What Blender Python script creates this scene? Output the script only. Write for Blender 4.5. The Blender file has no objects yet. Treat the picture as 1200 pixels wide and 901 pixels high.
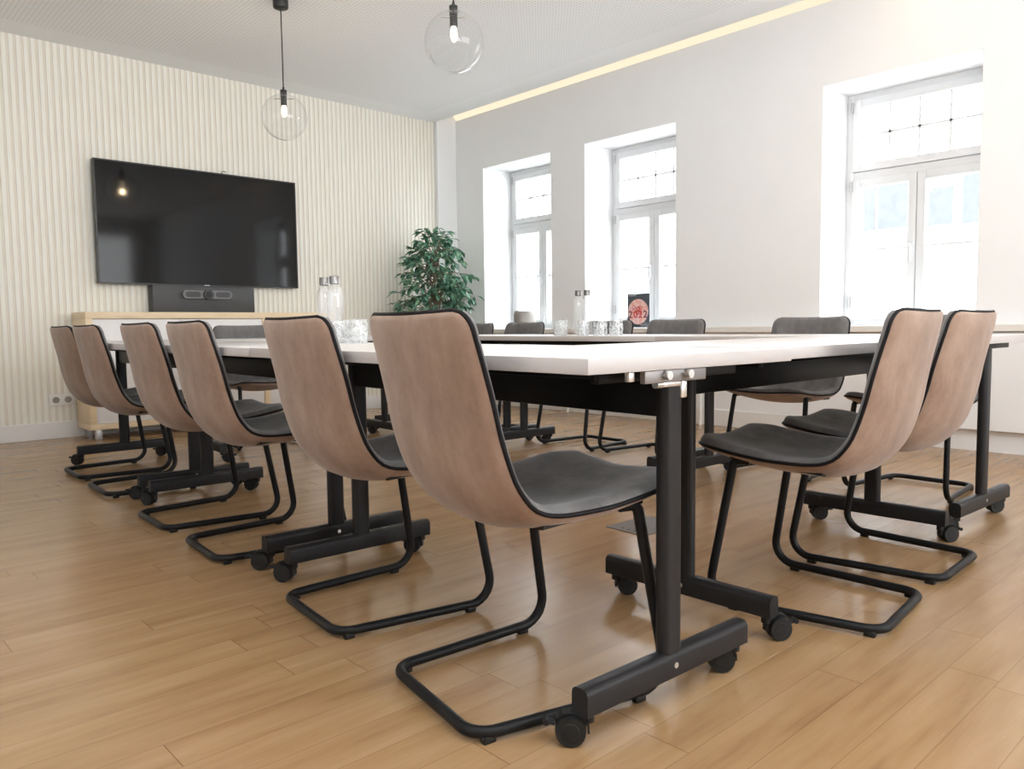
import bpy, bmesh, math, random
from mathutils import Vector, Matrix
random.seed(7)
S = bpy.context.scene
COL = S.collection
PI = math.pi

# ------------------------------------------------------------------ materials
def new_mat(name):
    m = bpy.data.materials.new(name); m.use_nodes = True
    nt = m.node_tree; nt.nodes.clear()
    out = nt.nodes.new('ShaderNodeOutputMaterial')
    b = nt.nodes.new('ShaderNodeBsdfPrincipled')
    nt.links.new(b.outputs[0], out.inputs[0])
    return m, nt, b, out

def N(nt, t, **kw):
    n = nt.nodes.new(t)
    for k, v in kw.items(): setattr(n, k, v)
    return n

def coords(nt, scale=(1, 1, 1)):
    tc = N(nt, 'ShaderNodeTexCoord'); mp = N(nt, 'ShaderNodeMapping')
    mp.inputs['Scale'].default_value = scale
    nt.links.new(tc.outputs['Object'], mp.inputs[0])
    return mp.outputs[0]

def noise(nt, vec, scale, detail=4, rough=.55):
    n = N(nt, 'ShaderNodeTexNoise')
    n.inputs['Scale'].default_value = scale; n.inputs['Detail'].default_value = detail
    n.inputs['Roughness'].default_value = rough
    nt.links.new(vec, n.inputs['Vector']); return n.outputs[0]

def ramp(nt, fac, stops):
    r = N(nt, 'ShaderNodeValToRGB'); e = r.color_ramp.elements
    while len(e) < len(stops): e.new(.5)
    for el, (p, c) in zip(e, stops): el.position = p; el.color = (*c, 1)
    nt.links.new(fac, r.inputs[0]); return r.outputs[0]

def simple(name, col, rough=.5, metal=0., spec=.5, var=.06, nscale=8, bump=0., bscale=200, sheen=0., coat=0.):
    m, nt, b, out = new_mat(name)
    v = coords(nt)
    f = noise(nt, v, nscale)
    lo = [c*(1-var) for c in col]; hi = [min(1, c*(1+var)) for c in col]
    nt.links.new(ramp(nt, f, [(.3, lo), (.7, hi)]), b.inputs['Base Color'])
    b.inputs['Roughness'].default_value = rough; b.inputs['Metallic'].default_value = metal
    b.inputs['Specular IOR Level'].default_value = spec
    b.inputs['Coat Weight'].default_value = coat
    if sheen:
        b.inputs['Sheen Weight'].default_value = sheen; b.inputs['Sheen Roughness'].default_value = .4
    if bump:
        bp = N(nt, 'ShaderNodeBump'); bp.inputs['Strength'].default_value = bump; bp.inputs['Distance'].default_value = .002
        nt.links.new(noise(nt, v, bscale, 3), bp.inputs['Height']); nt.links.new(bp.outputs[0], b.inputs['Normal'])
    return m

def emis(name, col, strength):
    m, nt, b, out = new_mat(name)
    nt.nodes.remove(b)
    e = N(nt, 'ShaderNodeEmission'); e.inputs[0].default_value = (*col, 1); e.inputs[1].default_value = strength
    nt.links.new(e.outputs[0], out.inputs[0]); return m

def clear_glass(name, tint=(1, 1, 1), refl=1.0, ior=1.45, edge=0.0, milk=0.):
    m, nt, b, out = new_mat(name); nt.nodes.remove(b)
    t = N(nt, 'ShaderNodeBsdfTransparent'); g = N(nt, 'ShaderNodeBsdfGlossy')
    g.inputs['Roughness'].default_value = .01
    fr = N(nt, 'ShaderNodeFresnel'); fr.inputs['IOR'].default_value = ior
    lw = N(nt, 'ShaderNodeLayerWeight'); lw.inputs[0].default_value = .25
    cr = ramp(nt, lw.outputs['Facing'], [(0, tint), (.62, tint), (.9, [c*(1-edge) for c in tint])])
    nt.links.new(cr, t.inputs[0])
    mu = N(nt, 'ShaderNodeMath', operation='MULTIPLY'); mu.inputs[1].default_value = refl
    nt.links.new(fr.outputs[0], mu.inputs[0])
    ge = N(nt, 'ShaderNodeNewGeometry'); ib = N(nt, 'ShaderNodeMath', operation='SUBTRACT'); ib.inputs[0].default_value = 1
    nt.links.new(ge.outputs['Backfacing'], ib.inputs[1])
    m2 = N(nt, 'ShaderNodeMath', operation='MULTIPLY'); nt.links.new(mu.outputs[0], m2.inputs[0]); nt.links.new(ib.outputs[0], m2.inputs[1])
    mx = N(nt, 'ShaderNodeMixShader')
    nt.links.new(m2.outputs[0], mx.inputs[0]); nt.links.new(t.outputs[0], mx.inputs[1]); nt.links.new(g.outputs[0], mx.inputs[2])
    src = mx.outputs[0]
    if milk:
        d = N(nt, 'ShaderNodeBsdfDiffuse'); d.inputs[0].default_value = (.95, .96, .97, 1)
        m3 = N(nt, 'ShaderNodeMixShader'); m3.inputs[0].default_value = milk
        nt.links.new(src, m3.inputs[1]); nt.links.new(d.outputs[0], m3.inputs[2]); src = m3.outputs[0]
    nt.links.new(src, out.inputs[0]); return m

def suede(name, dark, mid, light, sheen=.3, zdark=False):
    m, nt, b, out = new_mat(name)
    v = coords(nt)
    big = noise(nt, coords(nt, (1, 1, .45)), 9, 3, .6)
    fine = noise(nt, v, 60, 3, .6)
    mx = N(nt, 'ShaderNodeMath', operation='MULTIPLY_ADD'); mx.inputs[1].default_value = .22; mx.inputs[2].default_value = -.11
    nt.links.new(fine, mx.inputs[0])
    ad = N(nt, 'ShaderNodeMath', operation='ADD'); nt.links.new(big, ad.inputs[0]); nt.links.new(mx.outputs[0], ad.inputs[1])
    nt.links.new(ramp(nt, ad.outputs[0], [(.28, dark), (.48, mid), (.7, light)]), b.inputs['Base Color'])
    b.inputs['Roughness'].default_value = .78; b.inputs['Specular IOR Level'].default_value = .25
    b.inputs['Sheen Weight'].default_value = sheen; b.inputs['Sheen Roughness'].default_value = .45
    bp = N(nt, 'ShaderNodeBump'); bp.inputs['Strength'].default_value = .15; bp.inputs['Distance'].default_value = .001
    nt.links.new(noise(nt, v, 350, 2), bp.inputs['Height']); nt.links.new(bp.outputs[0], b.inputs['Normal'])
    return m

def floor_mat():
    m, nt, b, out = new_mat('oak_planks'); L = nt.links.new
    tc = N(nt, 'ShaderNodeTexCoord'); sp = N(nt, 'ShaderNodeSeparateXYZ'); L(tc.outputs['Object'], sp.inputs[0])
    def M(op, a, c=None, d=None):
        n = N(nt, 'ShaderNodeMath', operation=op)
        for i, x in enumerate((a, c, d)):
            if x is None: continue
            if isinstance(x, (int, float)): n.inputs[i].default_value = x
            else: L(x, n.inputs[i])
        return n.outputs[0]
    PW, PL = .102, .95
    yr = M('DIVIDE', M('ADD', sp.outputs[1], .016), PW); row = M('FLOOR', yr); fy = M('FRACT', yr)
    wn = N(nt, 'ShaderNodeTexWhiteNoise', noise_dimensions='1D'); L(row, wn.inputs['W'])
    xr = M('ADD', M('DIVIDE', sp.outputs[0], PL), M('MULTIPLY', wn.outputs['Value'], 7.3))
    px = M('FLOOR', xr); fx = M('FRACT', xr)
    cb = N(nt, 'ShaderNodeCombineXYZ'); L(row, cb.inputs[0]); L(px, cb.inputs[1])
    wn2 = N(nt, 'ShaderNodeTexWhiteNoise', noise_dimensions='2D'); L(cb.outputs[0], wn2.inputs['Vector'])
    # grain coordinates shifted per plank
    cs = N(nt, 'ShaderNodeCombineXYZ')
    L(M('ADD', M('MULTIPLY', sp.outputs[0], 1.1), M('MULTIPLY', wn2.outputs['Value'], 40)), cs.inputs[0])
    L(M('MULTIPLY', sp.outputs[1], 8), cs.inputs[1]); L(M('MULTIPLY', wn2.outputs['Value'], 17), cs.inputs[2])
    g1 = noise(nt, cs.outputs[0], 1.6, 4, .6)
    cs2 = N(nt, 'ShaderNodeCombineXYZ')
    L(M('MULTIPLY', sp.outputs[0], 3), cs2.inputs[0]); L(M('MULTIPLY', sp.outputs[1], 110), cs2.inputs[1]); L(wn2.outputs['Value'], cs2.inputs[2])
    g2 = noise(nt, cs2.outputs[0], 1.5, 3, .6)
    t = M('ADD', M('MULTIPLY', g1, .87), M('MULTIPLY', g2, .13))
    t = M('ADD', t, M('MULTIPLY', M('SUBTRACT', wn2.outputs['Value'], .5), .045))
    base = ramp(nt, t, FLOOR_STOPS)
    e1 = M('MINIMUM', fy, M('SUBTRACT', 1, fy)); e2 = M('MINIMUM', fx, M('SUBTRACT', 1, fx))
    s1 = M('LESS_THAN', e1, .010); s2 = M('LESS_THAN', e2, .0011)
    seam = M('MAXIMUM', M('MULTIPLY', s1, .45), M('MULTIPLY', s2, .8))
    mx = N(nt, 'ShaderNodeMix', data_type='RGBA', blend_type='MULTIPLY')
    L(seam, mx.inputs['Factor']); L(base, mx.inputs['A']); mx.inputs['B'].default_value = (.45, .38, .32, 1)
    L(mx.outputs['Result'], b.inputs['Base Color'])
    L(M('ADD', .20, M('MULTIPLY', g2, .10)), b.inputs['Roughness'])
    b.inputs['Specular IOR Level'].default_value = .6
    bp = N(nt, 'ShaderNodeBump'); bp.inputs['Strength'].default_value = .06; bp.inputs['Distance'].default_value = .001
    L(M('SUBTRACT', M('MULTIPLY', g2, .5), seam), bp.inputs['Height']); L(bp.outputs[0], b.inputs['Normal'])
    return m
FLOOR_STOPS = [(.26, (.235, .130, .057)), (.42, (.312, .184, .086)), (.56, (.352, .214, .105)), (.76, (.41, .264, .143))]

def ceiling_mat():
    m, nt, b, out = new_mat('perforated_ceiling'); L = nt.links.new
    tc = N(nt, 'ShaderNodeTexCoord'); sp = N(nt, 'ShaderNodeSeparateXYZ'); L(tc.outputs['Object'], sp.inputs[0])
    def M(op, a, c=None):
        n = N(nt, 'ShaderNodeMath', operation=op)
        for i, x in enumerate((a, c)):
            if x is None: continue
            if isinstance(x, (int, float)): n.inputs[i].default_value = x
            else: L(x, n.inputs[i])
        return n.outputs[0]
    k = 2*PI/.028
    sx = M('SINE', M('MULTIPLY', sp.outputs[0], k)); sy = M('SINE', M('MULTIPLY', sp.outputs[1], k))
    dots = M('GREATER_THAN', M('ADD', sx, sy), 1.1)
    # plain plaster border along both walls
    inx = M('LESS_THAN', sp.outputs[0], 4.75); iny = M('LESS_THAN', sp.outputs[1], 6.3)
    d = M('MULTIPLY', dots, M('MULTIPLY', inx, iny))
    mx = N(nt, 'ShaderNodeMix', data_type='RGBA'); L(d, mx.inputs['Factor'])
    mx.inputs['A'].default_value = (.84, .86, .87, 1); mx.inputs['B'].default_value = (.66, .675, .68, 1)
    L(mx.outputs['Result'], b.inputs['Base Color']); b.inputs['Roughness'].default_value = .9
    return m

def slat_wall_mat():
    m, nt, b, out = new_mat('slatted_panel'); L = nt.links.new
    v = coords(nt, (1, 1, .15)); f = noise(nt, v, 30, 3)
    geo = N(nt, 'ShaderNodeNewGeometry'); sp = N(nt, 'ShaderNodeSeparateXYZ')
    tc = N(nt, 'ShaderNodeTexCoord'); L(tc.outputs['Object'], sp.inputs[0])
    gt = N(nt, 'ShaderNodeMath', operation='LESS_THAN'); gt.inputs[1].default_value = 6.5715; L(sp.outputs[1], gt.inputs[0])
    mx = N(nt, 'ShaderNodeMix', data_type='RGBA'); L(gt.outputs[0], mx.inputs['Factor'])
    L(ramp(nt, f, [(.3, (.73, .685, .595)), (.7, (.775, .73, .64))]), mx.inputs['A'])
    L(ramp(nt, f, [(.3, (.83, .815, .74)), (.7, (.87, .855, .785))]), mx.inputs['B'])
    L(mx.outputs['Result'], b.inputs['Base Color']); b.inputs['Roughness'].default_value = .6
    return m

def light_wood():
    m, nt, b, out = new_mat('maple_veneer')
    f = noise(nt, coords(nt, (2, 2, 14)), 4, 4)
    nt.links.new(ramp(nt, f, [(.3, (.74, .57, .36)), (.7, (.82, .67, .46))]), b.inputs['Base Color'])
    b.inputs['Roughness'].default_value = .45; return m

M_ = {
 'wall': simple('wall_paint', (.83, .84, .85), .85, var=.012, nscale=2, bump=.05, bscale=120),
 'wall_tv': slat_wall_mat(),
 'ceiling': ceiling_mat(),
 'floor': floor_mat(),
 'white_trim': simple('white_trim', (.80, .79, .775), .45, var=.015),
 'ledge': simple('ledge_white', (.74, .71, .67), .5, var=.02),
 'frame': simple('window_frame_white', (.70, .71, .72), .4, var=.01),
 'pane': clear_glass('window_pane', (1, 1, 1), .7),
 'table_top': simple('table_laminate', (.70, .68, .675), .30, spec=.5, var=.012, nscale=30),
 'table_edge': simple('table_edge_shaded', (.50, .47, .462), .4, var=.012),  # same white tabletop, shading of its sides put into a darker colour
 'black_metal': simple('black_powder_coat', (.008, .008, .0085), .42, spec=.2, var=.12, nscale=40, bump=.05, bscale=700),
 'leg_metal': simple('dark_powder_coat', (.015, .0145, .0155), .42, spec=.25, var=.1, nscale=50, bump=.05, bscale=700),
 'plastic': simple('black_plastic', (.009, .009, .009), .42, spec=.3, var=.1),
 'wheel': simple('dark_rubber_wheel', (.012, .012, .012), .5, spec=.3, var=.1),
 'chrome': simple('bright_steel', (.72, .72, .71), .28, 1., var=.04),
 'grey_steel': simple('brushed_grey_steel', (.24, .225, .22), .45, .6, var=.06),
 'brown': suede('taupe_suede', (.195, .122, .086), (.272, .180, .130), (.350, .247, .188), .3),
 'grey': suede('grey_suede', (.085, .081, .080), (.13, .125, .123), (.19, .184, .18), .25),
 'pipe': simple('black_piping', (.007, .006, .007), .6, spec=.2, var=.1),
 'maple': light_wood(),
 'door_white': simple('white_lacquer', (.80, .79, .78), .35, var=.012),
 'silver': simple('satin_silver', (.5, .5, .5), .35, .7, var=.05),
 'panel_black': simple('anthracite_panel', (.045, .045, .047), .5, var=.1),
 'tv_body': simple('tv_plastic', (.012, .012, .013), .35, var=.1),
 'tv_screen': simple('tv_glass', (.006, .0062, .0065), .07, spec=.28, var=.08),
 'bar_grey': simple('grey_mesh_plastic', (.16, .16, .165), .55, var=.15, nscale=300),
 'lens': simple('lens_black', (.01, .01, .011), .08, var=.1),
 'logo': simple('pale_mark', (.7, .7, .7), .4),
 'glass': clear_glass('clear_glass', (.985, .988, .99), 1.5, 1.5, .62, milk=.10),
 'globe': clear_glass('globe_glass', (.985, .988, .99), 1.4, 1.45, .20),
 'tumbler': None,
 'steel_cap': simple('brushed_cap', (.22, .215, .21), .3, .9, var=.3, nscale=200),
 'bulb': emis('lamp_filament_glow', (1, .80, .52), 9),
 'socket': simple('socket_black', (.02, .02, .02), .4),
 'cove': emis('warm_led_diffuser', (1, .84, .62), 1.1),
 'leaf': None, 'bark': simple('ficus_bark', (.23, .17, .12), .8, var=.2, nscale=40),
 'pot': simple('grey_stone_pot', (.42, .40, .37), .8, var=.15, nscale=25),
 'soil': simple('soil', (.05, .035, .025), .95, var=.3, nscale=60),
 'vase': simple('beige_ceramic', (.33, .31, .285), .55, var=.06),
 'vase_dark': simple('dark_ceramic', (.30, .28, .26), .6, var=.06),
 'poster_dark': simple('poster_slate', (.05, .06, .075), .5, var=.08),
 'poster_red': simple('poster_red', (.5, .03, .035), .5),
 'poster_txt': simple('poster_dark_red', (.16, .02, .025), .5),
 'poster_pale': simple('poster_pale_text', (.4, .43, .48), .5),
 'facade': simple('pale_facade', (.62, .62, .62), .8, var=.02),
 'far_window': simple('distant_window', (.046, .050, .052), .5, var=.1, spec=.1),
 'awning': simple('yellow_awning', (.058, .048, .026), .6),
 'asphalt': simple('street', (.3, .3, .3), .9),
 'socket_white': simple('white_socket', (.78, .765, .74), .4, var=.01),
 'socket_hole': simple('socket_recess', (.30, .28, .25), .5),
}
def leaf_mat():
    m, nt, b, out = new_mat('ficus_leaf')
    f = noise(nt, coords(nt), 14, 2, .7)
    nt.links.new(ramp(nt, f, [(.3, (.025, .078, .05)), (.46, (.07, .19, .12)), (.58, (.17, .36, .25)), (.72, (.34, .47, .18))]), b.inputs['Base Color'])
    b.inputs['Roughness'].default_value = .32; b.inputs['Specular IOR Level'].default_value = .6
    return m
M_['leaf'] = leaf_mat()
def tumbler_mat():
    m = clear_glass('cut_glass', (.96, .97, .975), 1.6, 1.5, .30); nt = m.node_tree
    out = [n for n in nt.nodes if n.type == 'OUTPUT_MATERIAL'][0]; src = out.inputs[0].links[0].from_socket
    d = N(nt, 'ShaderNodeBsdfTranslucent'); d.inputs[0].default_value = (.93, .95, .96, 1)
    d2 = N(nt, 'ShaderNodeBsdfDiffuse'); d2.inputs[0].default_value = (.93, .95, .96, 1)
    a = N(nt, 'ShaderNodeMixShader'); nt.links.new(d.outputs[0], a.inputs[1]); nt.links.new(d2.outputs[0], a.inputs[2])
    f = noise(nt, coords(nt), 70, 2); r = ramp(nt, f, [(.42, (.05, .05, .05)), (.56, (.42, .42, .42))])
    b = N(nt, 'ShaderNodeMixShader'); nt.links.new(r, b.inputs[0]); nt.links.new(src, b.inputs[1]); nt.links.new(a.outputs[0], b.inputs[2])
    nt.links.new(b.outputs[0], out.inputs[0]); return m
M_['tumbler'] = tumbler_mat()
def disc_mat():
    m, nt, b, out = new_mat('poster_disc')
    f = noise(nt, coords(nt), 16, 3, .6)
    nt.links.new(ramp(nt, f, [(.32, (.52, .38, .56)), (.42, (.78, .50, .52)), (.5, (.80, .60, .56)), (.58, (.78, .33, .28)), (.7, (.80, .68, .70))]), b.inputs['Base Color'])
    b.inputs['Roughness'].default_value = .5; return m
M_['poster_disc'] = disc_mat()

# ------------------------------------------------------------------ object helpers
def obj(name, bm, mat, parent=None, smooth=None, label=None):
    me = bpy.data.meshes.new(name)
    bmesh.ops.recalc_face_normals(bm, faces=bm.faces[:]) if smooth != 'raw' else None
    bm.to_mesh(me); bm.free()
    mats = mat if isinstance(mat, (list, tuple)) else [mat]
    for k in mats: me.materials.append(M_[k])
    if smooth not in (None, 'raw'):
        for p in me.polygons: p.use_smooth = True
        try: me.set_sharp_from_angle(angle=math.radians(smooth))
        except Exception: pass
    o = bpy.data.objects.new(name, me); COL.objects.link(o)
    if parent is not None: o.parent = parent
    if label: o['label'] = label
    return o

def thing(name, label, cat, loc=(0, 0, 0), rz=0., group=None):
    o = bpy.data.objects.new(name, None); COL.objects.link(o)
    o.empty_display_size = .1
    o.location = loc; o.rotation_euler = (0, 0, rz)
    o['label'] = label; o['category'] = cat
    if group: o['group'] = group
    return o

def struct(name, bm, mat, smooth=None, parent=None):
    o = obj(name, bm, mat, parent, smooth)
    if parent is None: o['kind'] = 'structure'
    return o

def kids(o): return [c for c in COL.objects if c.parent == o]

def dup(root, loc, rz, label=None, group=None):
    r = root.copy(); COL.objects.link(r); r.location = loc; r.rotation_euler = (0, 0, rz)
    if label: r['label'] = label
    if group: r['group'] = group
    for ch in kids(root):
        c = ch.copy(); COL.objects.link(c); c.parent = r
        for g in kids(ch):
            d = g.copy(); COL.objects.link(d); d.parent = c
    return r

def box(bm, x0, x1, y0, y1, z0, z1, bev=0., seg=2, mat=0):
    r = bmesh.ops.create_cube(bm, size=1)
    vs = r['verts']
    for v in vs:
        v.co = Vector(((x0+x1)/2 + v.co.x*(x1-x0), (y0+y1)/2 + v.co.y*(y1-y0), (z0+z1)/2 + v.co.z*(z1-z0)))
    fs = {f for v in vs for f in v.link_faces}
    for f in fs: f.material_index = mat
    if bev:
        es = list({e for v in vs for e in v.link_edges})
        bmesh.ops.bevel(bm, geom=es, offset=bev, segments=seg, affect='EDGES', profile=.5)
    return bm

def NB(): return bmesh.new()
def bx(*a, **k): return box(NB(), *a, **k)

def cyl(bm, c0, c1, r0, r1=None, n=20, cap=True):
    c0, c1 = Vector(c0), Vector(c1); r1 = r0 if r1 is None else r1
    ax = (c1-c0).normalized(); u = ax.orthogonal().normalized(); w = ax.cross(u)
    a = [bm.verts.new(c0 + (u*math.cos(2*PI*i/n) + w*math.sin(2*PI*i/n))*r0) for i in range(n)]
    b = [bm.verts.new(c1 + (u*math.cos(2*PI*i/n) + w*math.sin(2*PI*i/n))*r1) for i in range(n)]
    for i in range(n): bm.faces.new((a[i], a[(i+1) % n], b[(i+1) % n], b[i]))
    if cap: bm.faces.new(a[::-1]); bm.faces.new(b)
    return bm

def lathe(bm, prof, c=(0, 0, 0), n=32, close=False):
    rings = []
    for r, z in prof:
        if r < 1e-6: rings.append([bm.verts.new((c[0], c[1], c[2]+z))])
        else: rings.append([bm.verts.new((c[0]+r*math.cos(2*PI*i/n), c[1]+r*math.sin(2*PI*i/n), c[2]+z)) for i in range(n)])
    for A, B in zip(rings, rings[1:]):
        for i in range(n):
            j = (i+1) % n
            if len(A) == 1 and len(B) == 1: continue
            if len(A) == 1: bm.faces.new((A[0], B[j], B[i]))
            elif len(B) == 1: bm.faces.new((A[i], A[j], B[0]))
            else: bm.faces.new((A[i], A[j], B[j], B[i]))
    return bm

def fillet(pts, rad, n=6, closed=False):
    pts = [Vector(p) for p in pts]; out = []
    m = len(pts)
    rad = rad if isinstance(rad, (list, tuple)) else [rad]*m
    for i, p in enumerate(pts):
        if (not closed and i in (0, m-1)) or rad[i] <= 0: out.append(p); continue
        a = (pts[i-1]-p); b = (pts[(i+1) % m]-p); la, lb = a.length, b.length; a.normalize(); b.normalize()
        ang = a.angle(b); t = min(rad[i]/math.tan(ang/2), la*.49, lb*.49); r = t*math.tan(ang/2)
        c = p + (a+b).normalized()*(r/math.sin(ang/2))
        s, e = p+a*t-c, p+b*t-c
        tot = s.angle(e); ax = s.cross(e).normalized()
        for k in range(n+1): out.append(c + Matrix.Rotation(tot*k/n, 3, ax) @ s)
    return out

def tube(bm, pts, r, n=10, closed=False, cap=True, sx=1.):
    pts = [Vector(p) for p in pts]; m = len(pts); rings = []
    def tan(i):
        if closed: return (pts[(i+1) % m]-pts[i-1]).normalized()
        return (pts[min(i+1, m-1)]-pts[max(i-1, 0)]).normalized()
    t0 = tan(0); u = t0.orthogonal().normalized()
    if abs(t0.z) < .9: u = Vector((0, 0, 1)).cross(t0).normalized()
    for i in range(m):
        t = tan(i); u = (u - t*u.dot(t)).normalized(); w = t.cross(u)
        rr = r[i] if isinstance(r, list) else r
        rings.append([bm.verts.new(pts[i] + (u*math.cos(2*PI*k/n)*sx + w*math.sin(2*PI*k/n))*rr) for k in range(n)])
    for i in range(m if closed else m-1):
        A, B = rings[i], rings[(i+1) % m]
        for k in range(n): bm.faces.new((A[k], A[(k+1) % n], B[(k+1) % n], B[k]))
    if cap and not closed: bm.faces.new(rings[0][::-1]); bm.faces.new(rings[-1])
    return bm

def bezel(bm, w, h, t, d, y):  # rectangular ring facing -y, centred
    for (x0, x1, z0, z1) in ((-w, w, h-t, h), (-w, w, -h, -h+t), (-w, -w+t, -h+t, h-t), (w-t, w, -h+t, h-t)):
        box(bm, x0, x1, y-d, y, z0, z1)
    return bm

# ------------------------------------------------------------------ room
XW, YT, ZC = 5.281, 6.574, 2.905
X0, Y0 = -1.7, -3.2
ZS = .769                     # ledge top
WIN = [('window_1', 5.14, 6.096), ('window_2', 3.745, 4.716), ('window_3', 1.563, 2.537)]
ZWT = 2.40
DEPTH = .40

struct('floor', bx(X0, XW+.02, Y0, YT+.02, -.05, 0), 'floor')
bm = bx(X0, 5.02, Y0, YT+.02, ZC, ZC+.06)
struct('ceiling', bm, 'ceiling')
bm = bx(4.9, XW+.5, Y0-.1, YT+.1, 3.06, 3.12); box(bm, 4.85, 4.9, Y0-.1, YT+.1, 2.95, 3.12)
struct('trim_1', bm, 'wall')     # top of the cove slot, plus a side box added to block leaking sky light
# window wall with three deep openings
bm = NB()
xo = XW+DEPTH+.06
ys = [Y0] + [v for w in sorted(WIN, key=lambda w: w[1]) for v in (w[1], w[2])] + [YT+.1]
for i in range(0, len(ys), 2): box(bm, XW, xo, ys[i], ys[i+1], 0, 3.06)
for n_, a, b_ in WIN:
    box(bm, XW, xo, a, b_, ZWT, 3.06); box(bm, XW, xo, a, b_, 0, ZS-.003)
struct('wall_right', bm, 'wall')
struct('wall_left', bx(X0-.1, X0, Y0, YT, 0, ZC), 'wall')
struct('wall_front', bx(X0, XW, Y0-.1, Y0, 0, 3.06), 'wall')
# slatted wall behind the screen
bm = bx(X0, XW+.02, YT, YT+.1, 0, 3.06)
PITCH = .046
x = 5.018
while x > X0:
    box(bm, x-.026, x, YT-.006, YT+.001, .10, ZC)
    x -= PITCH
struct('wall_back', bm, 'wall_tv')
struct('trim_2', bx(5.03, XW, YT-.05, YT-.001, 0, ZC+.1, bev=.003), 'wall')   # plain strip in the corner
struct('baseboard_back', bx(X0, 5.03, YT-.024, YT+.001, 0, .125, bev=.004), 'white_trim')
struct('baseboard_right', bx(XW-.014, XW+.001, 2.0, YT-.03, 0, .13, bev=.004), 'white_trim')
struct('trim_3', bx(XW-.055, XW+.001, Y0, 2.0, .135, .722, bev=.003), 'wall')   # panelled lower wall, recessed plinth below
struct('trim_4', bx(XW-.085, XW+.004, Y0, YT-.06, .727, ZS, bev=.004), 'ledge')  # continuous window ledge
for i, yy in enumerate((4.90, 3.47)):
    struct('trim_%d' % (5+i), cyl(NB(), (XW-.05, yy, 0), (XW-.05, yy, .728), .012), 'white_trim', 40)

# windows
def make_window(name, a, b):
    xf = XW+DEPTH-.02          # inner face of frame
    c, hw = (a+b)/2, (b-a)/2
    bm = NB()
    for (y0, y1, z0, z1) in ((a, a+.05, ZS, ZWT), (b-.05, b, ZS, ZWT), (a+.05, b-.05, ZWT-.05, ZWT), (a+.05, b-.05, ZS-.001, ZS+.045), (a+.05, b-.05, 1.80, 1.855)):
        box(bm, xf, xf+.07, y0, y1, z0, z1, bev=.004)
    root = struct(name, bm, 'frame', 30)
    def sash(y0, y1, z0, z1, nx, nz, rail=.055):
        bm = NB()
        for q in ((y0, y0+rail, z0, z1), (y1-rail, y1, z0, z1), (y0+rail, y1-rail, z1-rail, z1), (y0+rail, y1-rail, z0, z0+rail)):
            box(bm, xf-.014, xf+.045, *q, bev=.004)
        gy0, gy1, gz0, gz1 = y0+rail, y1-rail, z0+rail, z1-rail
        for i in range(1, nx): 
            yy = gy0+(gy1-gy0)*i/nx; box(bm, xf+.006, xf+.032, yy-.008, yy+.008, gz0, gz1)
        for i in range(1, nz):
            zz = gz0+(gz1-gz0)*i/nz; box(bm, xf+.006, xf+.032, gy0, gy1, zz-.008, zz+.008)
        s = obj('window_sash', bm, 'frame', root, 30)
        obj('pane', bx(xf+.018, xf+.022, gy0-.004, gy1+.004, gz0-.004, gz1+.004), 'pane', s)
        return s
    sash(a+.045, b-.045, 1.858, ZWT-.045, 4, 2)
    sash(a+.045, c-.002, ZS+.04, 1.80, 1, 2)
    s2 = sash(c+.002, b-.045, ZS+.04, 1.80, 1, 2)
    bm = bx(xf-.022, xf-.013, c+.012, c+.044, 1.23, 1.33, bev=.003)
    cyl(bm, (xf-.05, c+.028, 1.31), (xf-.015, c+.028, 1.31), .008)
    box(bm, xf-.056, xf-.042, c+.018, c+.038, 1.20, 1.32, bev=.004)
    obj('window_handle', bm, 'frame', root, 30)
    for zz in (1.72, 2.27, .90):
        obj('hinge', cyl(NB(), (xf-.02, b-.042, zz), (xf-.02, b-.042, zz+.075), .008), 'silver', root, 40)
    return root
for w in WIN: make_window(*w)

# cove light: warm strip along the top of the window wall
cv = thing('cove_light', 'warm glowing light strip in the slot between the ceiling and window wall', 'light', (XW, 0, 2.95))
bm = NB()
q = [(-.003, 0), (-.075, .085), (-.07, .092), (.0, .01)]
A = [bm.verts.new((x_, Y0+.02, z_)) for x_, z_ in q]; B = [bm.verts.new((x_, YT-.06, z_)) for x_, z_ in q]
for i in range(4): bm.faces.new((A[i], A[(i+1) % 4], B[(i+1) % 4], B[i]))
bm.faces.new(A[::-1]); bm.faces.new(B)
obj('diffuser', bm, 'cove', cv)

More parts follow.
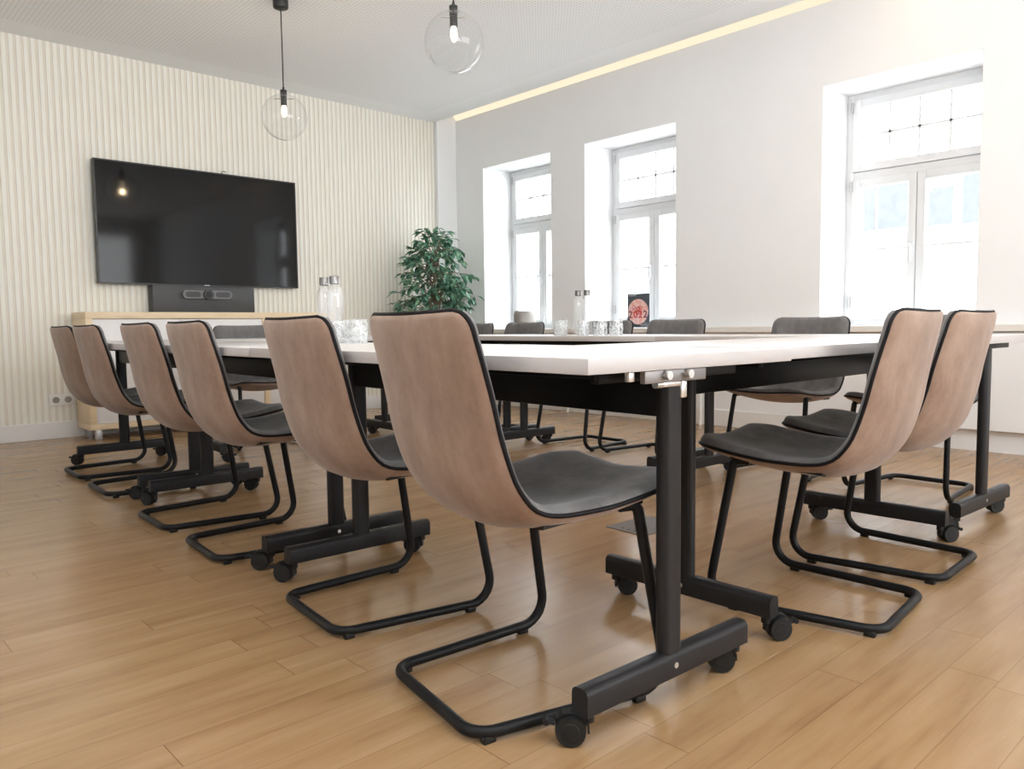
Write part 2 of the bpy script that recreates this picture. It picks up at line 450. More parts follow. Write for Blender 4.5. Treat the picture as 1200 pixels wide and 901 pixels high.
# ------------------------------------------------------------------ tables
TZ, TT = .735, .028
TL, TW = 1.446, .646
def caster(parent, px, py, ang, brake=True):
    bm = NB()
    d = Vector((1, 0, 0)); s = Vector((0, 1, 0))
    wc = Vector((.033, 0, .030))
    for k in (-1, 1):
        a = wc + s*k*.0045; b = wc + s*k*.0205
        cyl(bm, a, b, .030, .0285, 22)
        cyl(bm, b-s*k*.001, b+s*k*.001, .019, .017, 18)
    cyl(bm, wc-s*.006, wc+s*.006, .012, n=12)
    cyl(bm, (0, 0, .045), (0, 0, .066), .012, n=14)
    # hood over the wheels
    pts = []
    for k in range(7):
        t = math.radians(-10+25*k)
        pts.append(wc + d*(-math.cos(t)*.0325) + Vector((0, 0, math.sin(t)*.0325)))
    for p0, p1 in zip(pts, pts[1:]):
        vs = [bm.verts.new(p + s*k*.011) for p, k in ((p0, -1), (p0, 1), (p1, 1), (p1, -1))]
        vo = [bm.verts.new(v.co + (v.co-wc-s*(v.co-wc).dot(s)).normalized()*.004) for v in vs]
        for f in ((vs[0], vs[1], vs[2], vs[3]), (vo[3], vo[2], vo[1], vo[0]), (vs[0], vs[3], vo[3], vo[0]), (vs[1], vo[1], vo[2], vs[2]), (vs[0], vo[0], vo[1], vs[1]), (vs[3], vs[2], vo[2], vo[3])): bm.faces.new(f)
    if brake:
        e = wc + d*.030 + Vector((0, 0, .010))
        f0 = wc + d*.046 + Vector((0, 0, .014))
        tube(bm, [e, f0], .006, 8); tube(bm, [f0-s*.011, f0+s*.011], .006, 8)
    o = obj('caster', bm, 'wheel', parent, 40); o.location = (px, py, 0); o.rotation_euler = (0, 0, ang); return o

def make_table(name, label, group, loc, rz, flip=False):
    root = thing(name, label, 'table', loc, rz, group)
    bm = bx(-TW/2, TW/2, -TL/2, TL/2, TZ-TT, TZ, bev=.0012); bm.normal_update()
    for f in bm.faces:
        if abs(f.normal.z) < .6: f.material_index = 1
    obj('tabletop', bm, ['table_top', 'table_edge'], root, 30)
    ly = TL/2-.085
    obj('crossbeam', bx(-.016, .016, -ly+.01, ly-.01, .603, .688, bev=.004), 'black_metal', root, 30)
    bm = NB()
    for k in (-1, 1): box(bm, -.22, .22, k*ly-.012, k*ly+.012, .682, .706, bev=.003)
    for k in (-1, 1): box(bm, k*.2-.012, k*.2+.012, -ly, ly, .690, .7065, bev=.002)
    obj('support_rail', bm, 'black_metal', root, 30)
    for k in (-1, 1):
        # oval upright
        bm = NB()
        prof = fillet([(-.029, -.017, 0), (.029, -.017, 0), (.029, .017, 0), (-.029, .017, 0)], .0155, 5, True)
        A = [bm.verts.new((p.x, k*ly+p.y, .100)) for p in prof]; B = [bm.verts.new((p.x, k*ly+p.y, .684)) for p in prof]
        n = len(A)
        for i in range(n): bm.faces.new((A[i], A[(i+1) % n], B[(i+1) % n], B[i]))
        bm.faces.new(A[::-1]); bm.faces.new(B)
        obj('leg', bm, 'leg_metal', root, 50)
        # rounded foot bar with casters
        bm = NB(); pr = fillet([(-.021, .062, 0), (.021, .062, 0), (.021, .115, 0), (-.021, .115, 0)], [.003, .003, .014, .014], 4, True)
        A = [bm.verts.new((-.262, k*ly+p.x, p.y)) for p in pr]; B = [bm.verts.new((.262, k*ly+p.x, p.y)) for p in pr]
        n = len(A)
        for i in range(n): bm.faces.new((A[i], A[(i+1) % n], B[(i+1) % n], B[i]))
        bm.faces.new(A[::-1]); bm.faces.new(B)
        fb = obj('foot_bar', bm, 'leg_metal', root, 40)
        obj('bolt', cyl(NB(), (0, k*(ly+.0195), .088), (0, k*(ly+.0225), .088), .006, n=14), 'chrome', fb, 40)
        for j, sx in enumerate((-1, 1)):
            caster(fb, sx*.240, k*ly, math.radians(130+8*j-6*k))
    return root
A0 = -math.radians(2.4)
EX = Vector((math.cos(A0), math.sin(A0), 0)); EY = Vector((-math.sin(A0), math.cos(A0), 0))
C0 = Vector((.979, .869, 0))
def T(u, v, z=0.): p = C0+EX*u+EY*v; return (p.x, p.y, z)
t1 = make_table('folding_table', 'white folding table at the near corner, steel connector under its end, black T-legs', 'left row of white folding tables', T(.325, .725), A0)
def tcopy(label, group, u, v, rz, at=None):
    o = dup(t1, at or T(u, v), rz, label, group)
    if abs(rz-A0) > .1:                      # casters of the cross tables swivel the other way
        for fb in kids(o):
            for c_ in kids(fb):
                if c_.name.startswith('caster'): c_.rotation_euler = (0, 0, math.radians(52)+.1*math.sin(c_.location.x*9))
    return o
tcopy('white folding table in the middle of the left row, beside the taupe chairs', 'left row of white folding tables', .325, 2.175, A0)
tcopy('white folding table at the far end of the left row, nearest the sideboard', 'left row of white folding tables', .325, 3.625, A0)
tcopy('white folding table along the near right side, two taupe chairs pushed under it', 'white folding tables', 1.375, .325, .008-PI/2, (2.371, 1.213, 0)).scale.y = .972
tcopy('white folding table at the far end of the square, one chair backed to the sideboard', 'white folding tables', 1.375, 4.0, A0-PI/2)
tcopy('white folding table at the right edge, near end of the window row', 'window row of white folding tables', 2.425, .84, A0)
tcopy('white folding table in the middle of the window row, bottles and tumblers on it', 'window row of white folding tables', 2.425, 2.29, A0)
tcopy('white folding table at the far end of the window row, near the potted ficus', 'window row of white folding tables', 2.425, 3.74, A0)
# linking hardware on the near end of the first table (in its own coordinates)
bm = bx(-.172, .012, -TL/2+.003, -TL/2+.016, .683, .7065, bev=.002)
lb = obj('linking_plate', bm, 'grey_steel', t1, 30, 'grey steel plate under the table end')
for xx in (-.116, -.052): obj('pin', cyl(NB(), (xx, -TL/2-.010, .697), (xx, -TL/2+.004, .697), .0085, n=18), 'chrome', lb, 40)
bm = bx(-.121, -.050, -TL/2+.012, -TL/2+.024, .673, .684, bev=.002)
cyl(bm, (-.126, -TL/2+.018, .679), (-.108, -TL/2+.018, .679), .0075, n=14)
box(bm, -.055, -.038, -TL/2+.010, -TL/2+.016, .650, .684, bev=.003)
obj('latch', bm, 'chrome', t1, 30, 'bright steel hinge latch')
obj('stop_block', bx(-.205, -.190, -TL/2+.012, -TL/2+.024, .688, .7065, bev=.002), 'chrome', t1, 30, 'small bright steel stop')

# ------------------------------------------------------------------ chairs
# edge of the shell in side view: (forward, up, bowl depth), back top -> seat front
EDGE = [(-.034, .823, .028), (-.026, .78, .030), (-.013, .73, .034), (.004, .66, .038), (.018, .592, .042), (.036, .53, .044), (.053, .49, .045),
        (.082, .452, .044), (.115, .434, .042), (.160, .427, .040), (.215, .4265, .038), (.275, .429, .035), (.330, .4355, .032), (.380, .443, .028), (.435, .453, .022), (.490, .463, .016)]
def spline(pts, n):
    out = []
    P = [pts[0]] + pts + [pts[-1]]
    m = len(pts)-1
    for k in range(n+1):
        t = k/n*m; i = min(int(t), m-1); f = t-i
        p0, p1, p2, p3 = P[i], P[i+1], P[i+2], P[i+3]
        out.append(tuple(.5*((2*b)+(-a+c)*f+(2*a-5*b+4*c-d)*f*f+(-a+3*b-3*c+d)*f**3) for a, b, c, d in zip(p0, p1, p2, p3)))
    return out
def shell_grid(ns=64, nt=22):
    pr = spline([(a+.022, b, c) for a, b, c in EDGE], 200)
    L = [0.]
    for a, b in zip(pr, pr[1:]): L.append(L[-1]+math.hypot(b[0]-a[0], b[1]-a[1]))
    tot = L[-1]
    def at(s):
        for i in range(len(L)-1):
            if L[i+1] >= s or i == len(L)-2:
                f = (s-L[i])/max(1e-9, L[i+1]-L[i]); f = min(max(f, 0), 1)
                return tuple(a+(b-a)*f for a, b in zip(pr[i], pr[i+1]))
    def halfw(s):
        u = s/tot
        w = .219+.015*math.sin(min(1, u/.62)*PI/2) if u < .62 else .234-.016*((u-.62)/.38)**1.5
        rt, rf = .042, .075
        if s < rt: w -= rt-math.sqrt(max(0, rt*rt-(rt-s)**2))
        if tot-s < rf: w -= rf-math.sqrt(max(0, rf*rf-(rf-(tot-s))**2))
        return w
    ss = []
    for k in range(ns+1):
        u = k/ns
        ss.append(tot*(u-.13*math.sin(2*PI*u)/ (2*PI)*4.6*.9))
    ss[0] = 0; ss[-1] = tot
    P, Nn = [], []
    for s in ss:
        f, z, h = at(s); a = at(max(0, s-.004)); b = at(min(tot, s+.004))
        tx, tz = b[0]-a[0], b[1]-a[1]; l = math.hypot(tx, tz); tx /= l; tz /= l
        nx, nz = -tz, tx                     # inward: forward on the back, up on the seat
        w = halfw(s); row = []; nr = []
        for j in range(nt+1):
            t = -math.cos(PI*j/nt)*.55 + (-1+2*j/nt)*.45
            y = t*w; q = (abs(y)/.225)
            d = -h*(1-min(1.08, q)**2.2)
            row.append(Vector((f+nx*d, y, z+nz*d)))
            sl = h*2.2*(min(1.08, q)**1.2)/.225*(1 if y > 0 else -1)
            nn = Vector((nx, -sl, nz)).normalized(); nr.append(nn)
        P.append(row); Nn.append(nr)
    return P, Nn
SP, SN = shell_grid()
def shell_part(off_in, off_out, edge_in, edge_out, soft):
    """closed sheet between two offsets of the seat surface, thinning to edge_* at the rim"""
    bm = NB(); ns = len(SP); nt = len(SP[0])
    def layer(off, eoff):
        rows = []
        for i in range(ns):
            r = []
            for j in range(nt):
                di = min((SP[i][j]-SP[0][j]).length, (SP[i][j]-SP[-1][j]).length, (SP[i][j]-SP[i][0]).length, (SP[i][j]-SP[i][-1]).length)
                k = min(1, di/soft); k = math.sqrt(1-(1-k)**2)
                r.append(bm.verts.new(SP[i][j]+SN[i][j]*(eoff+(off-eoff)*k)))
            rows.append(r)
        return rows
    A = layer(off_in, edge_in); B = layer(off_out, edge_out)
    for i in range(ns-1):
        for j in range(nt-1):
            bm.faces.new((A[i][j], A[i][j+1], A[i+1][j+1], A[i+1][j]))
            bm.faces.new((B[i][j], B[i+1][j], B[i+1][j+1], B[i][j+1]))
    rim = [(i, 0) for i in range(ns)] + [(ns-1, j) for j in range(1, nt)] + [(i, nt-1) for i in range(ns-2, -1, -1)] + [(0, j) for j in range(nt-2, 0, -1)]
    for (a, b), (c, d) in zip(rim, rim[1:]+rim[:1]):
        bm.faces.new((A[a][b], A[c][d], B[c][d], B[a][b]))
    return bm, [SP[a][b] + SN[a][b]*((edge_in+edge_out)/2) for a, b in rim]

CH_LABELS = {}
def make_chair(label, group, loc, rz):
    root = thing('cantilever_chair', label, 'chair', loc, rz, group)
    bm, rim = shell_part(-.0005, -.016, -.001, -.006, .05)
    obj('outer_shell', bm, 'brown', root, 60, 'taupe suede outer side of the seat shell')
    bm, _ = shell_part(.024, .0005, .0065, .001, .045)
    obj('seat_cushion', bm, 'grey', root, 60, 'dark grey suede inner side of the seat and back')
    bm = NB(); tube(bm, rim, .0048, 8, closed=True)
    obj('piping', bm, 'pipe', root, 60, 'black piped edge')
    r = .0122; zb = r+.007
    zt = .415
    path = [(.345, .200, .416), (.388, .206, .417), (.455, .228, zb), (0, .182, zb), (0, -.182, zb), (.455, -.228, zb), (.388, -.206, .417), (.345, -.200, .416)]
    bm = NB(); tube(bm, fillet(path, [0, .02, .062, .055, .055, .062, .02, 0], 7), r, 12)
    fr = obj('sled_frame', bm, 'black_metal', root, 50)
    for (fx, fy) in ((.03, .184), (.03, -.184), (.378, .222), (.378, -.222)):
        obj('glide', bx(fx-.014, fx+.014, fy-.009, fy+.009, 0, zb-.004, bev=.003), 'plastic', fr, 30)
    for k in (-1, 1):
        bm = NB(); A = [Vector(p) for p in ((.15, .175, .391), (.15, .203, .397), (.395, .216, .420), (.395, .186, .416))]
        lo_ = [bm.verts.new((p.x, k*p.y, p.z)) for p in A]; hi_ = [bm.verts.new((p.x, k*p.y, p.z+.012)) for p in A]
        bm.faces.new(lo_); bm.faces.new(hi_[::-1])
        for i in range(4): bm.faces.new((lo_[i], lo_[(i+1) % 4], hi_[(i+1) % 4], hi_[i]))
        obj('seat_bracket', bm, 'plastic', root, 30)
    return root
GL, GN, GW, GF = 'taupe chairs along the left table row', 'taupe chairs along the near right table', 'grey chairs along the window side', 'chairs at the far table'
D = math.radians
ch = make_chair('taupe suede chair at the near table corner, largest of the left row', GL, (.936, 1.274, 0), D(-10))
LST = [
 ('second taupe chair of the left row, counting from the near table corner', GL, (.997, 1.900), -6),
 ('third taupe chair of the left row, counting from the near table corner', GL, (1.030, 2.748), -4),
 ('fourth taupe chair of the left row, counting from the near table corner', GL, (1.044, 3.308), -2),
 ('fifth taupe chair of the left row, second from the slatted wall', GL, (1.074, 4.162), -1),
 ('taupe chair at the far end of the left row, closest to the wall outlet', GL, (1.100, 4.74), -1),
 ('taupe chair at the near right table, left of the pair, seat in view', GN, (2.142, .784), 96),
 ('taupe chair at the near right table, right of the pair, partly hidden', GN, (2.670, .812), 92),
 ('grey window side chair mostly hidden behind the two taupe chairs', GW, (4.06, 1.37), 178),
 ('grey window side chair by the right window, its seat seen under the table', GW, (4.085, 2.02), 177),
 ('grey fronted chair just right of the 2022 poster, against the bare wall', GW, (4.07, 2.89), 177),
 ('grey fronted chair just left of the 2022 poster, beside the tumblers', GW, (4.07, 3.44), 177),
 ('grey fronted chair in front of the beige vase on the window ledge', GW, (4.12, 4.31), 177),
 ('grey fronted chair at the far end of the window side, nearest the ficus', GW, (4.14, 4.90), 177),
 ('chair at the far table, its grey front facing us before the sideboard', GF, (2.37, 5.32), -92.4),
]
for lab, g, (x, y), a in LST: dup(ch, (x, y, 0), D(a), lab, g)

# ------------------------------------------------------------------ sideboard, screen, camera bar
sb = thing('sideboard', 'long maple sideboard with white doors and silver feet against the slatted wall', 'sideboard', (2.575, 6.19, 0))
x0, x1, dp = -1.005, 1.005, .345
bm = NB()
zb0, zt0 = .075, .935
box(bm, x0, x1, 0, dp, zt0-.05, zt0, bev=.002); box(bm, x0, x1, 0, dp, zb0, zb0+.042, bev=.002)
for xx in (x0, .335, x1-.045): box(bm, xx, xx+.045, 0.001, dp-.002, zb0+.041, zt0-.049, bev=.001)
box(bm, x0+.02, x1-.02, dp-.02, dp-.005, zb0+.03, zt0-.03)
obj('carcass', bm, 'maple', sb, 30)
for a, b in ((x0+.047, -.337), (-.334, .333), (.382, x1-.047)):
    dr = obj('door', bx(a, b, .012, .03, zb0+.044, zt0-.053, bev=.002), 'door_white', sb, 30)
for xx in (x0+.06, x1-.06):
    for yy in (.045, dp-.05): obj('foot', bx(xx-.022, xx+.022, yy-.022, yy+.022, 0, zb0+.002, bev=.003), 'silver', sb, 30)

tv = thing('television', 'large black flat screen mounted on the slatted wall above the sideboard', 'television', (2.573, 6.48, 1.626))
W2, H2 = .823, .468
obj('housing', bx(-W2, W2, .012, .055, -H2, H2, bev=.006), 'tv_body', tv, 30)
bm = NB(); bezel(bm, W2, H2, .010, .014, .014); obj('bezel', bm, 'tv_body', tv, 30)
obj('screen', bx(-W2+.009, W2-.009, .004, .013, -H2+.009, H2-.009), 'tv_screen', tv)
obj('mount', bx(-.30, .30, .054, .083, -.2, .2, bev=.004), 'panel_black', tv, 30)
obj('brand_mark', bx(-.022, .022, -.0015, .001, -H2+.002, -H2+.008), 'logo', tv)
bm = NB(); tube(bm, [(.17, .02, H2-.002), (.165, .015, H2+.018), (.185, .01, H2+.024), (.2, .01, H2+.014)], .003, 6); obj('cable', bm, 'plastic', tv, 40)

pn = obj('wall_panel', bx(2.128, 2.964, 6.452, YT-.013, .9365, 1.155, bev=.002), 'panel_black', None, 30)
pn['label'] = 'anthracite panel standing between the sideboard and the black screen'; pn['category'] = 'panel'
cb = thing('video_bar', 'grey pill shaped conference camera with a black round lens on the dark panel', 'camera', (2.55, 6.43, 1.084))
bm = NB()
pts = [(.168*math.cos(t)+(.0), 0, 0) for t in (0,)]
pr = fillet([(-.203, 0, -.034), (.203, 0, -.034), (.203, 0, .034), (-.203, 0, .034)], .0335, 10, True)
A = [bm.verts.new((p.x, -.022, p.z)) for p in pr]; B = [bm.verts.new((p.x, .021, p.z)) for p in pr]; n = len(A)
for i in range(n): bm.faces.new((A[i], A[(i+1) % n], B[(i+1) % n], B[i]))
bm.faces.new(A[::-1]); bm.faces.new(B)
obj('body', bm, 'bar_grey', cb, 40)
for k in (-1, 1):
    bm = NB()
    pr2 = fillet([(k*.122-.06, 0, -.022), (k*.122+.06, 0, -.022), (k*.122+.06, 0, .022), (k*.122-.06, 0, .022)], .0215, 8, True)
    A = [bm.verts.new((p.x, -.0245, p.z)) for p in pr2]; B = [bm.verts.new((p.x, -.021, p.z)) for p in pr2]; n = len(A)
    for i in range(n): bm.faces.new((A[i], A[(i+1) % n], B[(i+1) % n], B[i]))
    bm.faces.new(A[::-1]); bm.faces.new(B)
    obj('speaker_grille', bm, 'panel_black', cb, 40)
ln = obj('lens_housing', cyl(NB(), (0, -.04, 0), (0, -.015, 0), .040, .042, 28), 'tv_body', cb, 40)
bm = cyl(NB(), (0, -.043, 0), (0, -.038, 0), .022, .024, 24); obj('lens', bm, 'lens', ln, 40)

so = thing('wall_outlet', 'double white socket low on the slatted wall left of the sideboard', 'outlet', (1.476, YT-.012, .287))
obj('cover_plate', bx(-.082, .082, -.010, .0, -.042, .042, bev=.003), 'socket_white', so, 30)
for k in (-1, 1):
    bm = NB()
    lathe(bm, [(0, 0), (.019, 0), (.021, .004), (.024, .004)], n=24)
    bmesh.ops.rotate(bm, verts=bm.verts[:], matrix=Matrix.Rotation(PI/2, 3, 'X')); bmesh.ops.translate(bm, verts=bm.verts[:], vec=(k*.04, -.0105, 0))
    w = obj('socket_well', bm, 'socket_hole', so, 40)

# ------------------------------------------------------------------ pendants
def pendant(label, x, y, zc):
    p = thing('pendant_lamp', label, 'lamp', (x, y, ZC), 0, 'glass globe pendant lamps')
    R_ = .1447; dz = zc-ZC
    obj('canopy', lathe(NB(), [(0, -.052), (.036, -.052), (.046, -.047), (.049, -.036), (.049, 0), (0, 0)], n=32), 'socket', p, 40)
    bm = NB(); tube(bm, [(0, 0, -.05), (0, 0, dz+.19)], .0042, 8); obj('cord', bm, 'socket', p, 40)
    obj('socket', lathe(NB(), [(0, dz+.192), (.006, dz+.192), (.008, dz+.178), (.021, dz+.172), (.021, dz+.128), (.019, dz+.126), (.019, dz+.072), (0, dz+.072)], n=24), 'socket', p, 40)
    bm = NB(); a0 = math.asin(.026/R_)
    prof = [(.026, dz+R_*math.cos(a0)+.012)] + [(R_*math.sin(a0+(PI-a0)*k/30), dz+R_*math.cos(a0+(PI-a0)*k/30)) for k in range(31)]
    prof[-1] = (0, dz-R_)
    obj('glass_globe', lathe(bm, prof, n=48), 'globe', p, 80)
    bm = NB(); tube(bm, [(-.062*.8, .04, dz+.117), (.062*.8, -.04, dz+.117)], .0022, 6); obj('retaining_rod', bm, 'grey_steel', p, 40)
    obj('bulb', lathe(NB(), [(0, dz+.074), (.012, dz+.072), (.016, dz+.05), (.015, dz+.02), (.009, dz+.004), (0, dz)], n=20), 'bulb', p, 60)
    ld = bpy.data.lights.new('bulb_light', 'POINT'); ld.energy = 4; ld.color = (1, .75, .45); ld.shadow_soft_size = .02
    lo = bpy.data.objects.new('bulb_light', ld); COL.objects.link(lo); lo.parent = p; lo.location = (0, 0, dz-.03)
pendant('clear glass globe pendant on a long black cord, hanging before the slatted wall', 2.456, 4.803, 2.169)
pendant('clear glass globe pendant, the larger looking nearer one, canopy out of frame', 2.486, 3.073, 2.188)

# ------------------------------------------------------------------ things on tables and ledge
def bottle(label, loc):
    o = thing('water_bottle', label, 'bottle', loc, 0, 'clear glass water bottles with steel caps')
    obj('bottle_body', lathe(NB(), [(0, .004), (.028, .004), (.031, .008), (.031, .190), (.029, .204), (.021, .219), (.017, .226), (.0165, .238),
                              (.0148, .238), (.0152, .226), (.019, .216), (.027, .202), (.029, .190), (.029, .012), (0, .010)], n=28), 'glass', o, 50)
    obj('cap', lathe(NB(), [(0, .262), (.018, .262), (.0195, .260), (.0195, .232), (.0172, .230), (.0172, .239), (0, .239)], n=24), 'steel_cap', o, 40)
def tumbler(label, loc, r=.040, h=.092, coaster=False):
    o = thing('water_tumbler', label, 'glass', loc, 0, 'upturned cut glass tumblers')
    bm = NB(); n = 24
    prof = [(.0, h-.004), (r*.93, h-.003), (r*.96, h-.008), (r, .002), (r-.002, 0), (r-.005, .002), (r*.90, h-.02), (0, h-.018)]
    lathe(bm, prof, n=n)
    for v in bm.verts:
        a = math.atan2(v.co.y, v.co.x); rr = math.hypot(v.co.x, v.co.y)
        if rr > r*.9 and .01 < v.co.z < h-.006: v.co.x *= 1; 
    obj('tumbler_body', bm, 'tumbler', o, 30)
    bm = NB()
    for k in range(26):
        a = random.uniform(0, 2*PI); z = random.uniform(.015, h*.62); rr = r+.0006; w = random.uniform(.004, .008)
        c = Vector((rr*math.cos(a), rr*math.sin(a), z)); tdir = Vector((-math.sin(a), math.cos(a), 0)); nrm = Vector((math.cos(a), math.sin(a), 0))
        vs = [bm.verts.new(c+tdir*w*math.cos(t)+Vector((0, 0, w*math.sin(t)))) for t in (0, PI/2, PI, 3*PI/2)]
        tip = bm.verts.new(c+nrm*.002)
        for i in range(4): bm.faces.new((vs[i], vs[(i+1) % 4], tip))
    obj('cut_facets', bm, 'tumbler', o)
    if coaster: pass
TOP = TZ+.0006
bottle('glass water bottle on the left table, the farther one of its pair', (1.602, 2.838, TOP))
bottle('glass water bottle on the left table, the nearer one of its pair', (1.592, 2.742, TOP))
tumbler('glass tumbler on the left table, directly before the two bottles', (1.540, 2.62, TOP), .037, .090)
tumbler('glass tumbler on the left table, the one beside the largest taupe chair', (1.545, 2.51, TOP))
bottle('glass water bottle on the window row table, left one of its pair', (3.42, 3.11, TOP))
bottle('glass water bottle on the window row table, right one of its pair', (3.42, 3.04, TOP))
tumbler('glass tumbler left of the bottles on the window row table', (3.32, 3.16, TOP))
tumbler('glass tumbler in front of the right bottle on the window row table', (3.30, 2.965, TOP), .033, .088)
tumbler('glass tumbler right of the bottles on the window row table, left of two touching', (3.32, 2.855, TOP))
tumbler('glass tumbler at the right end of the drinks on the window row table', (3.36, 2.775, TOP), .038)

# vase on the ledge in the first window
vs_ = thing('vase', 'round beige ceramic vase on the ledge of the far left window', 'vase', (XW+.07, 5.585, ZS))
obj('vase_body', lathe(NB(), [(0, .002), (.07, .0), (.095, .03), (.108, .075), (.108, .13), (.100, .168), (.090, .177), (.082, .172), (.095, .13), (.09, .05), (0, .03)], n=36), 'vase', vs_, 50)

# 2022 poster standing in the second window
ps = thing('poster', 'dark 2022 poster with a pink disc leaning in the middle window', 'poster', (XW+.075, 4.18, ZS), -PI/2)
# local: x along the wall (to the right in the photo), y away from the viewer
obj('board', bx(-.117, .117, 0, .006, .001, .292, bev=.001), 'poster_dark', ps, 30)
bm = NB(); cyl(bm, (0, -.0012, .137), (0, .001, .137), .108, n=40); obj('disc', bm, 'poster_disc', ps, 40, 'pink and red disc printed on the poster')
def text_mesh(body, size, x, z, y, mat, parent, name='lettering', align='CENTER', bold=0.):
    cu = bpy.data.curves.new('txt', 'FONT'); cu.body = body; cu.size = size; cu.align_x = align; cu.extrude = .0006; cu.offset = bold
    to = bpy.data.objects.new('txt', cu); COL.objects.link(to)
    bpy.context.view_layer.update()
    me = bpy.data.meshes.new_from_object(to.evaluated_get(bpy.context.evaluated_depsgraph_get()))
    bpy.data.objects.remove(to)
    me.materials.clear(); me.materials.append(M_[mat])
    me.transform(Matrix.Translation((x, y, z)) @ Matrix.Rotation(PI/2, 4, 'X'))
    o = bpy.data.objects.new(name, me); COL.objects.link(o); o.parent = parent; return o
for c, xx, mt in (('2', -.081, 'poster_txt'), ('0', -.027, 'poster_red'), ('2', .025, 'poster_red'), ('2', .077, 'poster_txt')):
    text_mesh(c, .085, xx, .085, -.0022, mt, ps, 'digit', bold=.0012)
bm = NB()
for k in range(9):
    a = random.uniform(-.055, .045); z = random.uniform(.125, .185)
    for i in range(12):
        pass
    tube(bm, [(a+.016*math.cos(2*PI*i/12), -.0018, z+.016*math.sin(2*PI*i/12)) for i in range(12)], .0022, 6, closed=True)
obj('ornament', bm, 'poster_red', ps)
bm = NB()
box(bm, -.1, -.02, -.001, .001, .272, .280); box(bm, .02, .10, -.001, .001, .022, .028); box(bm, .06, .10, -.001, .001, .038, .043); box(bm, .03, .10, -.001, .001, .010, .015)
obj('small_print', bm, 'poster_pale', ps)

# floor outlet plate
fp = thing('floor_box', 'square steel floor box cover under the near table', 'floor box', (2.435, 1.865, 0), A0)
obj('cover_plate', bx(-.125, .125, -.095, .095, 0, .004, bev=.0015), 'grey_steel', fp, 30)
bm = NB()
for k in range(3): cyl(bm, (-.1, -.03+k*.03, .0035), (-.1, -.03+k*.03, .0046), .006, n=12)
obj('screw_hole', bm, 'plastic', fp)

# ------------------------------------------------------------------ ficus
fc = thing('potted_ficus', 'leafy green ficus tree in a grey pot in the room corner', 'plant', (4.66, 6.12, 0))
pt = obj('pot', lathe(NB(), [(0, 0), (.14, 0), (.15, .02), (.185, .33), (.190, .345), (.175, .345), (.168, .30), (0, .30)], n=36), 'pot', fc, 40)
obj('soil', lathe(NB(), [(0, .305), (.167, .302), (.167, .29), (0, .29)], n=28), 'soil', fc)
rnd = random.Random(11)
bm = NB(); tips = []
for k in range(3):
    a = k*2*PI/3; pts = [Vector((.03*math.cos(a), .03*math.sin(a), .29))]
    for i in range(1, 9):
        t = i/8; aa = a+t*5
        pts.append(Vector((.03*math.cos(aa)*(1+t*1.5), .03*math.sin(aa)*(1+t*1.5), .29+t*1.25)))
    tube(bm, pts, [.012*(1-.6*i/8) for i in range(9)], 8)
branches = []
for k in range(105):
    z0 = rnd.uniform(.62, 1.5); a = rnd.uniform(0, 2*PI)
    # crown outline: widest around z = 1.15, narrowing to the top
    tz = z0+rnd.uniform(-.05, .30); tz = min(tz, 1.74)
    rad = .43*math.sqrt(max(.03, 1-((tz-1.12)/.70)**2))*rnd.uniform(.45, 1.0)
    p0 = Vector((0, 0, z0)); p2 = Vector((rad*math.cos(a), rad*math.sin(a)*.8, tz))
    p1 = (p0+p2)/2+Vector((0, 0, .10))
    pts = [p0*(1-t)**2+p1*2*t*(1-t)+p2*t*t for t in (0, .25, .5, .75, 1)]
    tube(bm, pts, [.005, .004, .0035, .003, .0015], 5); branches.append((p0, p1, p2))
obj('trunk', bm, 'bark', fc, 60)
bm = NB()
def leaf(bm, c, d, up, L, Wd):
    d = d.normalized(); s = d.cross(up).normalized(); n_ = s.cross(d).normalized()
    st = [(0, .06), (.22, .78), (.45, 1), (.7, .68), (1, 0)]
    prev = None
    for t, w in st:
        mid = c + d*L*t - n_*L*.22*t*t
        l = bm.verts.new(mid - s*Wd*w + n_*Wd*.35*w); m = bm.verts.new(mid); r = bm.verts.new(mid + s*Wd*w + n_*Wd*.35*w)
        if prev: bm.faces.new((prev[0], prev[1], m, l)); bm.faces.new((prev[1], prev[2], r, m))
        prev = (l, m, r)
for p0, p1, p2 in branches:
    for k in range(rnd.randint(11, 15)):
        t = rnd.uniform(.35, 1.03)
        c = p0*(1-t)**2+p1*2*t*(1-t)+p2*t*t
        tg = (p1*(1-t)+p2*t-p0*(1-t)-p1*t).normalized()
        side = Vector((rnd.uniform(-1, 1), rnd.uniform(-1, 1), rnd.uniform(-.9, .25)))
        d = (tg*.7+side).normalized()
        c = c+d*.012
        w0 = Vector((4.66, 6.12, 0))+c+d*.09
        if w0.y > YT-.03 or w0.x > XW-.03: continue
        leaf(bm, c, d, Vector((rnd.uniform(-.3, .3), rnd.uniform(-.3, .3), 1)), rnd.uniform(.075, .11), rnd.uniform(.019, .028))
obj('foliage', bm, 'leaf', fc, 'raw')

# ------------------------------------------------------------------ outside
bd = thing('facade', 'pale overexposed building across the street beyond the right window', 'building', (16, 8, -4))
obj('wall', bx(0, .4, -14, 22, 0, 13), 'facade', bd)
for (y0, y1, z0, z1) in ((5.97, 6.52, 2.62, 3.52), (6.58, 6.80, 2.62, 3.52), (5.16, 5.6, 2.6, 3.3), (4.68, 5.0, 2.58, 3.55)):
    f = obj('window', bx(-.03, .02, y0-8, y1-8, z0+4, z1+4), 'far_window', bd)
obj('awning', bx(-.06, .02, 5.9-8, 6.95-8, 2.25+4, 2.53+4), 'awning', bd)
gr = struct('ground', bx(6.2, 40, -20, 40, -4.1, -4), 'asphalt')

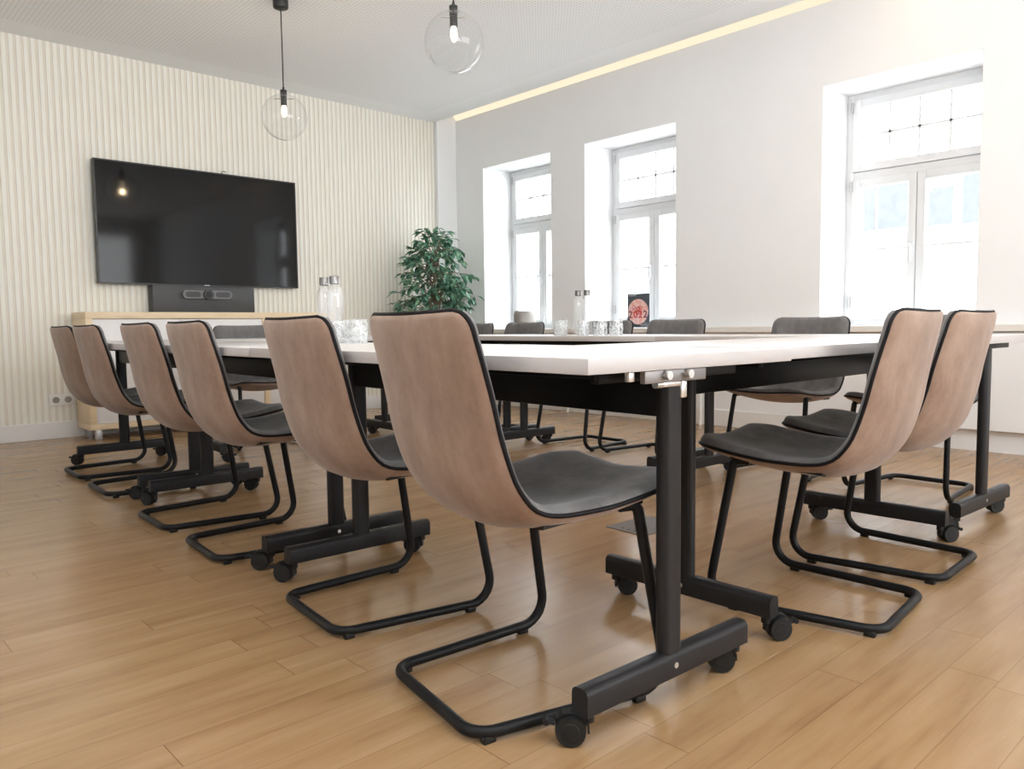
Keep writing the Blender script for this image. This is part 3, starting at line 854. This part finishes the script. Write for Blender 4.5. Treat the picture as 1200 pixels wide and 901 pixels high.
# ------------------------------------------------------------------ light
wd = bpy.data.worlds.new('sky'); S.world = wd; wd.use_nodes = True
bg = wd.node_tree.nodes.get('Background') or wd.node_tree.nodes.new('ShaderNodeBackground')
bg.inputs[0].default_value = (.93, .97, 1, 1); bg.inputs[1].default_value = 22.0
def area(name, loc, direction, sx, sy, energy, col=(1, 1, 1), portal=False):
    l = bpy.data.lights.new(name, 'AREA'); l.shape = 'RECTANGLE'; l.size = sx; l.size_y = sy; l.energy = energy; l.color = col
    if portal: l.cycles.is_portal = True
    o = bpy.data.objects.new(name, l); COL.objects.link(o); o.location = loc
    o.rotation_euler = Vector(direction).to_track_quat('-Z', 'Y').to_euler(); return o
for n_, a, b_ in WIN:
    area('portal_light', (XW+DEPTH+.08, (a+b_)/2, (ZS+ZWT)/2), (-1, 0, 0), b_-a, ZWT-ZS, 1, portal=True)
FILL = [('fill_light', (3.1, -2.9, 1.6), (-.12, 1, -.02), 3.4, 1.9, 128, (.95, .975, 1)),
        ('fill_light', (-1.5, 2.2, 1.8), (1, .1, -.1), 4.5, 1.8, 16, (.95, .98, 1)),
        ('ceiling_fill', (.3, -.6, 1.75), (.30, .36, 1), 2.0, 2.0, 175, (.93, .97, 1))]  # added uplight that brightens the ceiling, no fixture stands there
for a in FILL: area(*a)
lo = bpy.data.lights.new('cove_glow', 'AREA'); lo.shape = 'RECTANGLE'; lo.size = .05; lo.size_y = 9; lo.energy = 20.0; lo.color = (1, .66, .36)
co = bpy.data.objects.new('cove_glow', lo); COL.objects.link(co); co.location = (XW-.15, 1.8, 3.04); co.rotation_euler = Vector((.35, 0, -1)).to_track_quat('-Z', 'Y').to_euler()

# ------------------------------------------------------------------ camera
cam = bpy.data.cameras.new('camera'); cam.sensor_width = 36; cam.sensor_fit = 'HORIZONTAL'; cam.lens = 912.9*36/1200
cam.clip_start = .02; cam.clip_end = 200
c = bpy.data.objects.new('camera', cam); COL.objects.link(c)
r_ = Vector((.73299123, -.68012569, -.01236551)); u_ = Vector((.05926896, .04574571, .99719332)); f_ = Vector((.67765112, .73166685, -.07384154))
m = Matrix(((r_.x, u_.x, -f_.x, 0), (r_.y, u_.y, -f_.y, 0), (r_.z, u_.z, -f_.z, .79), (0, 0, 0, 1)))
c.matrix_world = m
S.camera = c
S.view_settings.view_transform = 'Standard'
S.view_settings.look = 'None'
S.view_settings.exposure = 0.0
S.cycles.max_bounces = 10; S.cycles.diffuse_bounces = 5; S.cycles.glossy_bounces = 5; S.cycles.transparent_max_bounces = 24
S.cycles.caustics_reflective = False; S.cycles.caustics_refractive = False
S.cycles.sample_clamp_indirect = 6
S.cycles.use_denoising = True
